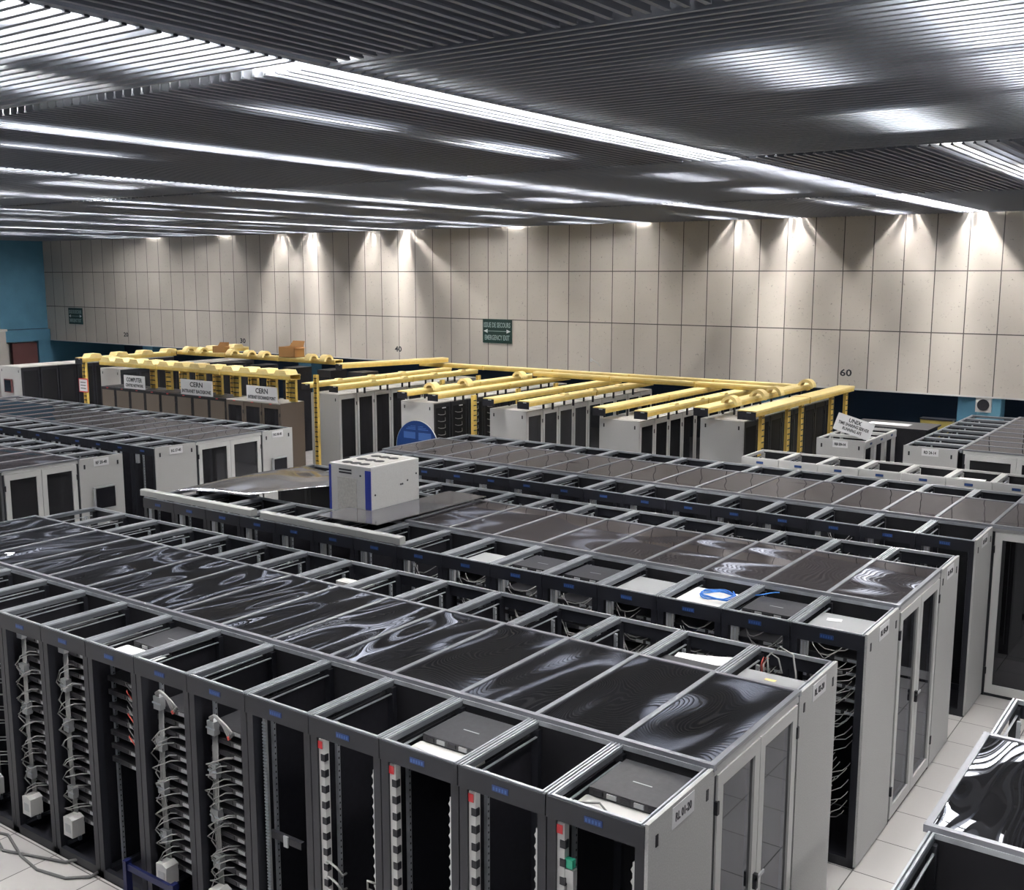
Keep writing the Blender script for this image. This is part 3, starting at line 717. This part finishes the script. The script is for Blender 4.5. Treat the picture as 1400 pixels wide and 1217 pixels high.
# ---------------------------------------------------------------- closed cabinets at the back, rows along y
def cab_meshes(d, h, style):
    R = {}; hw = RW / 2 - .003; hd = d / 2
    b = MB(); body = M['grey'] if style != 'brown' else M['brownside']
    b.box(-hw, hw, -hd + .02, hd, 0, h - .02, body if style in ('door', 'brown') else M['black']); R['body'] = b.mesh('body')
    b = MB(); b.box(-hw, hw, -hd + .01, hd, h - .02, h, M['greytop'] if style != 'brown' else M['dark']); b.box(-hw + .06, hw - .06, -hd + .1, hd - .1, h, h + .006, M['greytop'] if style != 'brown' else M['black']); R['roof'] = b.mesh('roof')
    b = MB(); s = .07
    fm = {'door': M['ltframe'], 'black': M['dark'], 'brown': M['brown'], 'brownglass': M['brown'], 'open': M['ltframe']}.get(style, M['dark'])
    if style == 'brown': b.box(-hw, hw, -hd + .004, -hd + .02, .02, h - .02, M['mesh']); b.box(-hw + .052, hw - .052, -hd, -hd + .004, .06, h - .07, M['brown'])
    else:
        b.box(-hw + .008, -hw + s, -hd, -hd + .02, .05, h - .03, fm); b.box(hw - s, hw - .008, -hd, -hd + .02, .05, h - .03, fm)
        b.box(-hw + s, hw - s, -hd, -hd + .02, h - .12, h - .03, fm); b.box(-hw + s, hw - s, -hd, -hd + .02, .05, .13, fm)
    R['door'] = b.mesh('door')
    b = MB(); b.box(-hw + s, hw - s, -hd + .006, -hd + .012, .13, h - .12, M['mesh' if style == 'black' else 'darkglass']); b.box(-hw + s, hw - s, -hd + .013, -hd + .02, .13, h - .12, M['mesh']); R['glass'] = b.mesh('glass')
    b = MB(); b.box(-.012, .012, -.012, 0, -.04, .04, M['black']); R['hinge'] = b.mesh('hinge')
    b = MB()
    for k in range(9):
        z = .5 + k * .15; b.tube([(-.16, 0, z), (-.10, -.02, z - .02), (.0, -.025, z - .025), (.08, -.01, z - .02), (.10, .01, z + .05)], .007, M['cable'], 4)
    b.box(-.02, .1, -.012, 0, h - .14, h - .12, M['paper']); R['patch_leads'] = b.mesh('patch_leads')
    return R
def cabinet(cx, cy, d, h, rz, style, label, group=None, leads=False, name='cabinet'):
    R = cached(('cab', round(d, 3), h, style), lambda: cab_meshes(d, h, style))
    t = thing(name, label, 'cabinet', (cx, cy, 0), rz, group)
    ob('body', R['body'], t); ob('roof', R['roof'], t); dr = ob('door', R['door'], t)
    if style != 'brown': ob('glass', R['glass'], dr)
    for z in (.35, h - .25): ob('hinge', R['hinge'], dr, (RW / 2 - .02, -d / 2, z))
    if leads: ob('patch_leads', R['patch_leads'], t, (0, -d / 2 - .004, 0))
    return t
def cab_end(x0, x1, y, h, name_parent, tagtxt=None, m='grey'):
    """end panel on the -y face, child of the first cabinet (in its rotated frame)"""
    d = x1 - x0
    b = MB(); b.box(-RW / 2 - .016, -RW / 2 + .002, -d / 2, d / 2, .02, h, M[m]); p = ob('side_panel', b, name_parent)
    for yy in (-d / 2 + .1, d / 2 - .1):
        b = MB(); b.box(-RW / 2 - .02, -RW / 2 - .015, yy - .014, yy + .014, h - .16, h - .09, M['black']); ob('latch', b, p)
    if tagtxt:
        b = MB(); b.box(-RW / 2 - .02, -RW / 2 - .016, -.13, .13, h - .14, h - .02, M['paper']); ob('name_tag', b, p)
        l = ob('lettering', text_mesh(tagtxt, .19, .05, M['ink']), p, (-RW / 2 - .0205, 0, h - .08)); l.rotation_euler = (PI / 2, 0, -PI / 2)
def back_row(x0, x1, y0, n, h, style, desc, leads=False, tagtxt=None, pan='grey'):
    for k in range(n):
        lab = '%s cabinet, %s from the near end of %s' % ({'door': 'grey glass-doored', 'black': 'black open-fronted'}[style], ORD[k + 1], desc)
        t = cabinet((x0 + x1) / 2, y0 + RW * (k + .5), x1 - x0, h, PI / 2, style, lab, 'cabinets of ' + desc, leads and k < 4)
        if k == 0: cab_end(x0, x1, y0, h, t, tagtxt, pan)
back_row(-16.12, -15.22, 13.36, 9, 1.953, 'door', 'the back row beside brown cabinets')
back_row(-13.30, -12.38, 13.36, 9, 1.953, 'black', 'the second back row', leads=True)
back_row(-10.85, -9.93, 13.36, 9, 1.953, 'door', 'the third back row')
back_row(-8.20, -7.32, 13.36, 9, 1.953, 'door', 'the fourth back row')
back_row(-6.06, -5.21, 13.36, 8, 2.12, 'black', 'the tallest black back row')
back_row(-24.46, -23.57, 13.36, 8, 2.12, 'black', 'the row behind brown cabinets at left')
back_row(-28.60, -27.50, 12.75, 9, 2.02, 'black', 'the far left back block')
monitor(-28.2, 12.70, 1.42, .36, .36, 'small dark screen on the white end of the far left block').rotation_euler if False else None
t = thing('monitor', 'small dark screen on white end of the far left block', 'screen', (-28.12, 12.73, 1.45))
b = MB(); b.box(-.2, .2, -.06, -.02, -.2, .2, M['maroon']); ob('bezel', b, t); b = MB(); b.box(-.17, .17, -.064, -.06, -.17, .17, M['screen']); ob('screen', b, t); b = MB(); b.box(-.05, .05, -.02, .01, -.05, .05, M['black']); ob('bracket', b, t)
# pale open racks at the right: a block of three and a long pod with cover
for k in range(3):
    t = rack(-3.47, 13.35 + RW * (k + .5), .82, PI / 2, 'pale open rack, %s from near end of the small block with leaning sign' % ORD[k + 1], 'racks of the small block', 'pale', -1 if k == 0 else 0, 'RB 20-14' if k == 0 else None)
for k in range(8):
    t = rack(-2.0, 13.33 + RW * (k + .5), .84, -PI / 2, 'black open rack, %s from near end of the long pod at right' % ORD[k + 1], 'racks of the long right pod', 'dark', 1 if k == 0 else 0, 'RD 24-14' if k == 0 else None)
def cover_y(x0, x1, y0, y1, n, label, z=H + .004):
    t = thing('aisle_cover', label, 'cover', (x0, y0, z)); W = x1 - x0; D = y1 - y0; p = D / n
    f = MB(); f.box(-.03, .01, -.02, D, -.04, .026, M['coverframe']); f.box(W - .01, W + .03, -.02, D, -.04, .026, M['coverframe'])
    for k in range(n + 1): f.box(.01, W - .01, k * p - .018, k * p + .018, 0, .024, M['coverframe'])
    ob('frame', f, t); g = MB(); g.box(.012, W - .012, .016, p - .016, .006, .011, M['cover']); gm = g.mesh('panel')
    for k in range(n): ob('panel', gm, t, (0, k * p, .006))
cover_y(-1.52, .10, 13.33, 18.1, 8, 'plastic sheets roofing the aisle of the long pod at right')
for k in range(8):
    rack(.55, 13.33 + RW * (k + .5), .84, PI / 2, 'black open rack on far side of long right pod, %s from near end' % ORD[k + 1], 'far racks of the long right pod', 'dark')
t = aisle_doors(-1.50, 13.33, 13.33 + 1.58, 'double black-glass door facing forward, closing the long right pod', glass='darkglass'); t.rotation_euler = (0, 0, -PI / 2)
# black cabinet behind the small block
b = MB(); b.box(-3.95, -2.6, 15.35, 16.2, 0, 1.93, M['black']); b.box(-4.0, -2.55, 15.30, 16.25, 1.93, 1.96, M['dark']); tag(ob('storage_cabinet', b), 'low black cabinet behind the small block with the leaning sign', 'cabinet')
paper(-3.35, 15.75, 1.962, .75, .30, 0, 'white paper sheet lying on the low black cabinet', .0)

# ---------------------------------------------------------------- brown cabinets and their signs
BY0, BY1 = 11.62, 12.32
for k in range(11):
    st = 'brownglass' if k < 3 else 'brown'
    lab = ('brown cabinet with glass door, %s from the right of the brown row' if k < 3 else 'solid brown cabinet, %s from the right of the brown row') % ORD[k + 1]
    t = cabinet(-15.3 - RW * (k + .5), (BY0 + BY1) / 2, BY1 - BY0, 1.90, 0, st, lab, 'brown cabinets under the yellow trays', False)
    b = MB(); b.box(-.05, .02, -.356, -.35, 1.868, 1.885, M['red']); ob('badge', b, t)
    if k == 0: b = MB(); b.box(RW / 2 - .003, RW / 2 + .012, -.35, .35, .0, 1.90, M['brownside']); ob('side_panel', b, t)
def sign(loc, w, h, lines, label, rot=(0, 0, 0), m='paper', name='sign'):
    """lines: (text, width, height, z offset)"""
    t = thing(name, label, 'sign', loc); t.rotation_euler = rot
    b = MB(); b.box(-w / 2, w / 2, 0, .012, -h / 2, h / 2, M[m]); ob('board', b, t)
    for (s, tw, th, z) in lines:
        l = ob('lettering', text_mesh(s, tw, th, M['ink']), t, (0, -.003, z)); l.rotation_euler = (PI / 2, 0, 0)
    b = MB(); b.box(-w * .35, -w * .3, .012, .16, -h / 2, -h / 2 + .012, M['silver']); b.box(w * .3, w * .35, .012, .16, -h / 2, -h / 2 + .012, M['silver']); ob('foot', b, t)
    return t
sign((-20.55, 11.66, 2.07), .84, .33, [('COMPUTER', .62, .11, .06), ('CENTRE NETWORK', .72, .075, -.08)], 'white sign reading computer centre network on brown cabinets')
sign((-18.18, 11.66, 2.08), 1.15, .36, [('CERN', .46, .12, .07), ('INTRANET BACKBONE', 1.04, .085, -.09)], 'white sign reading intranet backbone on the brown cabinets')
sign((-15.93, 11.66, 2.08), 1.00, .34, [('CERN', .40, .12, .065), ('INTERNET EXCHANGE POINT', .90, .08, -.085)], 'white sign reading internet exchange point on the brown cabinets')
sign((-3.36, 13.66, 2.15), .64, .30, [('UNIX', .22, .070, .08), ('TIME SHARING SERVER', .54, .055, .0), ('RUNNING AFS', .33, .055, -.08)], 'tilted white sign reading unix, leaning on the small pale block', rot=(-.25, .27, .05))
t = thing('notice', 'small red-bordered white notice on the yellow post at left', 'notice', (-23.95, 12.513, 1.72))
b = MB(); b.box(-.28, .14, -.012, 0, -.19, .19, M['red']); ob('border', b, t)
b = MB(); b.box(-.25, .11, -.016, -.012, -.16, .16, M['paper']); ob('sheet', b, t)
b = MB()
for z in (.08, 0, -.08): b.box(-.19, .05, -.018, -.016, z - .01, z + .012, M['ink'])
ob('text_lines', b, t)

# ---------------------------------------------------------------- yellow cable trays and ladders
def tray(p0, p1, z, label, w=.26, h=.10, bumps=0, clamps=(), posts=(), zpost=1.96):
    p0 = Vector((p0[0], p0[1], 0)); p1 = Vector((p1[0], p1[1], 0)); d = p1 - p0; L = d.length; rz = math.atan2(d.y, d.x)
    t = thing('cable_tray', label, 'cable tray', (p0.x, p0.y, z), rz)
    b = MB()
    b.box(0, L, -w / 2, w / 2, 0, .012, M['yellow']); b.box(0, L, -w / 2, -w / 2 + .012, 0, h, M['yellow']); b.box(0, L, w / 2 - .012, w / 2, 0, h, M['yellow'])
    b.box(0, L, -w / 2 - .012, -w / 2, h - .03, h + .004, M['yellowlid']); b.box(0, L, w / 2, w / 2 + .012, h - .03, h + .004, M['yellowlid'])
    n = max(1, int(L / 2))
    for k in range(1, n): b.box(k * L / n - .02, k * L / n + .02, -w / 2 - .016, w / 2 + .016, -.006, h + .016, M['yellow'])
    ob('channel', b, t)
    b = MB(); b.box(0, L, -w / 2, w / 2, h, h + .012, M['yellowlid']); ob('lid', b, t)
    b = MB(); b.box(-.012, 0, -w / 2 - .01, w / 2 + .01, -.05, h - .01, M['black']); b.box(-.014, -.012, -.08, 0, h - .03, h - .012, M['white']); ob('end_cap', b, t)
    for x in posts:
        b = MB(); b.box(x - .02, x + .02, -w / 2, -w / 2 + .03, zpost - z, 0, M['black']); ob('support', b, t)
        b = MB(); b.box(x - .02, x + .02, w / 2 - .03, w / 2, zpost - z, 0, M['black']); ob('support', b, t)
    for k in range(bumps):
        x = (k + .5) * L / bumps; b = MB(); b.prism([(x - .20, h + .012), (x + .20, h + .012), (x + .14, h + .10), (x - .14, h + .10)], 'y', -w / 2 - .02, w / 2 + .02, M['yellowlid']); ob('lid_bump', b, t)
    for x in clamps:
        # arched outlet going over one side and down
        b = MB(); ro, ri = .17, .11; vs = []; fs = []; n = 10
        for i in range(n + 1):
            a = PI * i / n
            for r in (ro, ri):
                for xx in (x - .10, x + .10): vs.append((xx, -.10 - .0 + r * math.cos(a) - .08, h + r * math.sin(a) - .02))
        for i in range(n):
            a = 4 * i; c_ = a + 4; fs += [(a, a + 1, c_ + 1, c_), (a + 2, c_ + 2, c_ + 3, a + 3), (a, c_, c_ + 2, a + 2), (a + 1, a + 3, c_ + 3, c_ + 1)]
        fs += [(0, 2, 3, 1), (4 * n, 4 * n + 1, 4 * n + 3, 4 * n + 2)]
        b.add(vs, fs, M['yellowlid']); ob('outlet_arch', b, t)
    return t
def ladder(x, y, z0, z1, label, along='y', w=.13):
    b = MB()
    def bx(a0, a1, b0, b1, c0, c1, m):
        if along == 'y': b.box(b0, b1, a0, a1, c0, c1, m)
        else: b.box(a0, a1, b0, b1, c0, c1, m)
    bx(-w / 2, -w / 2 + .03, -.03, .03, z0, z1, M['yellow']); bx(w / 2 - .03, w / 2, -.03, .03, z0, z1, M['yellow']); bx(-w / 2, w / 2, .01, .02, z0, z1, M['yellow'])
    k = z0 + .08
    while k < z1 - .05: bx(-w / 2 + .015, w / 2 - .015, -.035, .035, k, k + .02, M['dark']); k += .11
    return tag(ob('cable_ladder', b, None, (x, y, 0)), label, 'cable ladder')
desc = {0: 'row beside brown cabinets', 1: 'second back row', 2: 'third back row', 3: 'fourth back row', 4: 'tallest black back row'}
Z1 = 2.10
lads = [((-15.95, 13.02), (-15.95, 18.3), (), 3), ((-15.05, 13.02), (-15.05, 18.3), (), 4),
        ((-12.98, 13.02), (-12.98, 18.3), (.8, 2.0, 4.2), 0), ((-12.12, 13.02), (-12.12, 18.3), (), 0),
        ((-10.65, 13.02), (-10.65, 18.3), (), 0), ((-9.78, 13.02), (-9.78, 18.3), (), 4),
        ((-8.02, 13.02), (-8.02, 18.3), (), 0), ((-7.12, 13.02), (-7.12, 18.3), (), 4)]
for i, (a, b_, cl, nb) in enumerate(lads):
    t = tray(a, b_, Z1, 'straight yellow cable tray over %s, %s side' % (['the row beside brown cabinets', 'the second back row', 'the third back row', 'the fourth back row'][i // 2], ['left', 'right'][i % 2]),
             clamps=cl, posts=[.9, 1.7, 2.5, 3.4, 4.3])
    for k in range(nb):
        x = 1.0 + k * 1.15 + (i % 3) * .2; q = MB(); q.prism([(x - .10, .112), (x + .10, .112), (x + .07, .15), (x - .07, .15)], 'y', -.14, -.02, M['yellowlid']); ob('lid_bump', q, t)
tray((-5.85, 12.9), (-5.85, 18.2), 2.27, 'yellow cable tray with arched outlets over the tallest black back row', clamps=(.9, 2.2, 3.0, 4.8), posts=[1.2, 3, 4.6], zpost=2.125)
tray((-4.98, 12.9), (-4.98, 18.2), 2.27, 'wide yellow cable tray on ladders right of the tallest black row', posts=(), w=.32)
for k, yy in enumerate((13.45, 14.7, 15.4, 17.1, 18.0)):
    ladder(-4.93, yy, .02, 2.27, 'tall yellow ladder, %s from the near end, right of tallest black row' % ORD[k + 1])
tray((-17.0, 18.45), (-5.9, 18.45), 2.20, 'long yellow cable tray running sideways under the stone wall', w=.22, bumps=0)
tray((-12.6, 17.6), (-6.0, 17.6), 2.215, 'second yellow cable tray running sideways before the stone wall', w=.18)
for k, yy in enumerate((14.1, 15.8, 17.4)):
    ladder(-11.85, yy, .02, 2.1, 'yellow ladder, %s from near end, beside the second back row' % ORD[k + 1])
for k, yy in enumerate((16.4, 17.9)):
    ladder(-14.6, yy, .02, 2.1, 'yellow ladder, %s from near end, beside row next to brown cabinets' % ORD[k + 1])
ladder(-15.02, 12.45, .02, 2.5, 'tall yellow post at the right end of the brown cabinets', 'x', .12)
# over the brown cabinets
tray((-22.1, 11.9), (-15.1, 11.9), 2.42, 'yellow cable tray with lid humps above the brown cabinets', w=.30, h=.11, bumps=12)
for k in range(9):
    ladder(-20.3 + k * .62, 12.05, 1.91, 2.42, 'short yellow ladder, %s from left, between brown cabinets and tray' % ORD[k + 1], 'x', .22)
tray((-24.0, 12.4), (-24.0, 18.2), 2.36, 'yellow cable tray with humps at the left end of yellow trays', w=.30, h=.11, bumps=7)
ladder(-23.98, 12.55, .02, 2.36, 'yellow ladder post at the left end carrying the red notice', 'x', .16)
tray((-23.82, 15.6), (-17.4, 15.6), 2.40, 'yellow cable tray with big arched outlets behind the brown cabinets', w=.28, h=.11, clamps=(.6, 1.2, 2.5, 3.2, 3.8, 5.6, 6.15))
tray((-17.1, 15.3), (-16.2, 18.5), 2.34, 'slanting yellow tray above the row beside brown cabinets', w=.30, h=.11)
for k, xx in enumerate((-21.5, -20.2, -18.9, -17.6, -16.5)):
    b = MB(); b.box(-.24, .24, -.3, .3, 0, 2.25, M['black']); b.box(-.2, .2, -.31, -.3, .2, 2.1, M['mesh']); b.box(-.24, .24, -.3, .3, 2.25, 2.27, M['dark'])
    tag(ob('switch_cabinet', b, None, (xx, 15.55, 0)), 'black switch cabinet, %s from left, under the arched yellow tray' % ORD[k + 1], 'cabinet')
for k in range(7):
    ladder(-21.2 + k * .68, 13.6, .02, 2.42, 'tall yellow ladder, %s from left, behind the brown cabinets' % ORD[k + 1], 'x', .20)
tray((-21.6, 13.6), (-15.5, 13.6), 2.42, 'rear yellow tray on tall ladders behind the brown cabinets', w=.26, h=.09) if False else None
# open cardboard boxes on the trays
def carton(x, y, z, s, label, rz=0):
    t = thing('cardboard_box', label, 'box', (x, y, z), rz); b = MB()
    b.box(-s, s, -s * .6, -s * .6 + .01, 0, s * .9, M['cardboard']); b.box(-s, s, s * .6 - .01, s * .6, 0, s * .9, M['cardboard']); b.box(-s, -s + .01, -s * .6, s * .6, 0, s * .9, M['cardboard']); b.box(s - .01, s, -s * .6, s * .6, 0, s * .9, M['cardboard']); b.box(-s, s, -s * .6, s * .6, 0, .01, M['cardboard']); ob('carton', b, t)
    b = MB(); b.add([(-s * .9, s * .6, s * .9), (s * .9, s * .6, s * .9), (s * .8, s * .9, s * 1.4), (-s * .7, s * .9, s * 1.4)], [(0, 1, 2, 3), (3, 2, 1, 0)], M['cardboard']); b.box(s, s + s * .5, -s * .5, s * .5, s * .82, s * .84, M['cardboard']); ob('flap', b, t)
carton(-19.15, 15.6, 2.524, .30, 'open cardboard box on the yellow tray at its right end')
carton(-22.02, 15.6, 2.524, .20, 'small cardboard box on yellow tray behind the brown cabinets', .3)

# ---------------------------------------------------------------- wall signs and numbers
def exit_sign(x, z, w, h, label):
    t = thing('exit_sign', label, 'sign', (x, YW, z))
    b = MB(); b.box(-w / 2, w / 2, -.03, 0, -h / 2, h / 2, M['green_sign']); ob('board', b, t)
    for s, zz in (('ISSUE DE SECOURS', h * .26), ('EMERGENCY EXIT', -h * .27)):
        l = ob('lettering', text_mesh(s, w * (.92 if zz > 0 else .86), h * .22, M['sign_text']), t, (0, -.032, zz)); l.rotation_euler = (PI / 2, 0, 0)
    b = MB(); b.box(-w * .36, w * .36, -.034, -.03, -.008, .008, M['sign_text'])
    for s in (-1, 1): b.prism([(s * w * .47, 0), (s * w * .33, .055), (s * w * .33, -.055)], 'y', -.034, -.03, M['paper'])
    ob('arrow', b, t)
exit_sign(-15.84, 3.11, 1.02, .68, 'dark green emergency exit sign in the middle of stone wall')
exit_sign(-36.58, 3.08, .92, .64, 'dark green emergency exit sign at left end of stone wall')
for s, x, wd in (('60', -5.75, 'sixty'), ('40', -19.63, 'forty'), ('30', -26.75, 'thirty'), ('20', -33.38, 'twenty')):
    o = ob('wall_number', text_mesh(s, .28, .17, M['ink']), None, (x, YW - .002, 2.45)); o.rotation_euler = (PI / 2, 0, 0)
    tag(o, 'black number %s painted low on the stone wall' % wd, 'number')
t = thing('antenna', 'small white bent bracket on the stone wall above yellow trays', 'bracket', (-12.55, YW, 2.33))
b = MB(); b.tube([(-.15, 0, .10), (-.1, -.06, .12), (.10, -.10, .04), (.14, -.02, -.06)], .012, M['white'], 6); ob('arm', b, t)
b = MB(); b.box(-.18, -.12, -.02, 0, .05, .15, M['white']); ob('mount', b, t)
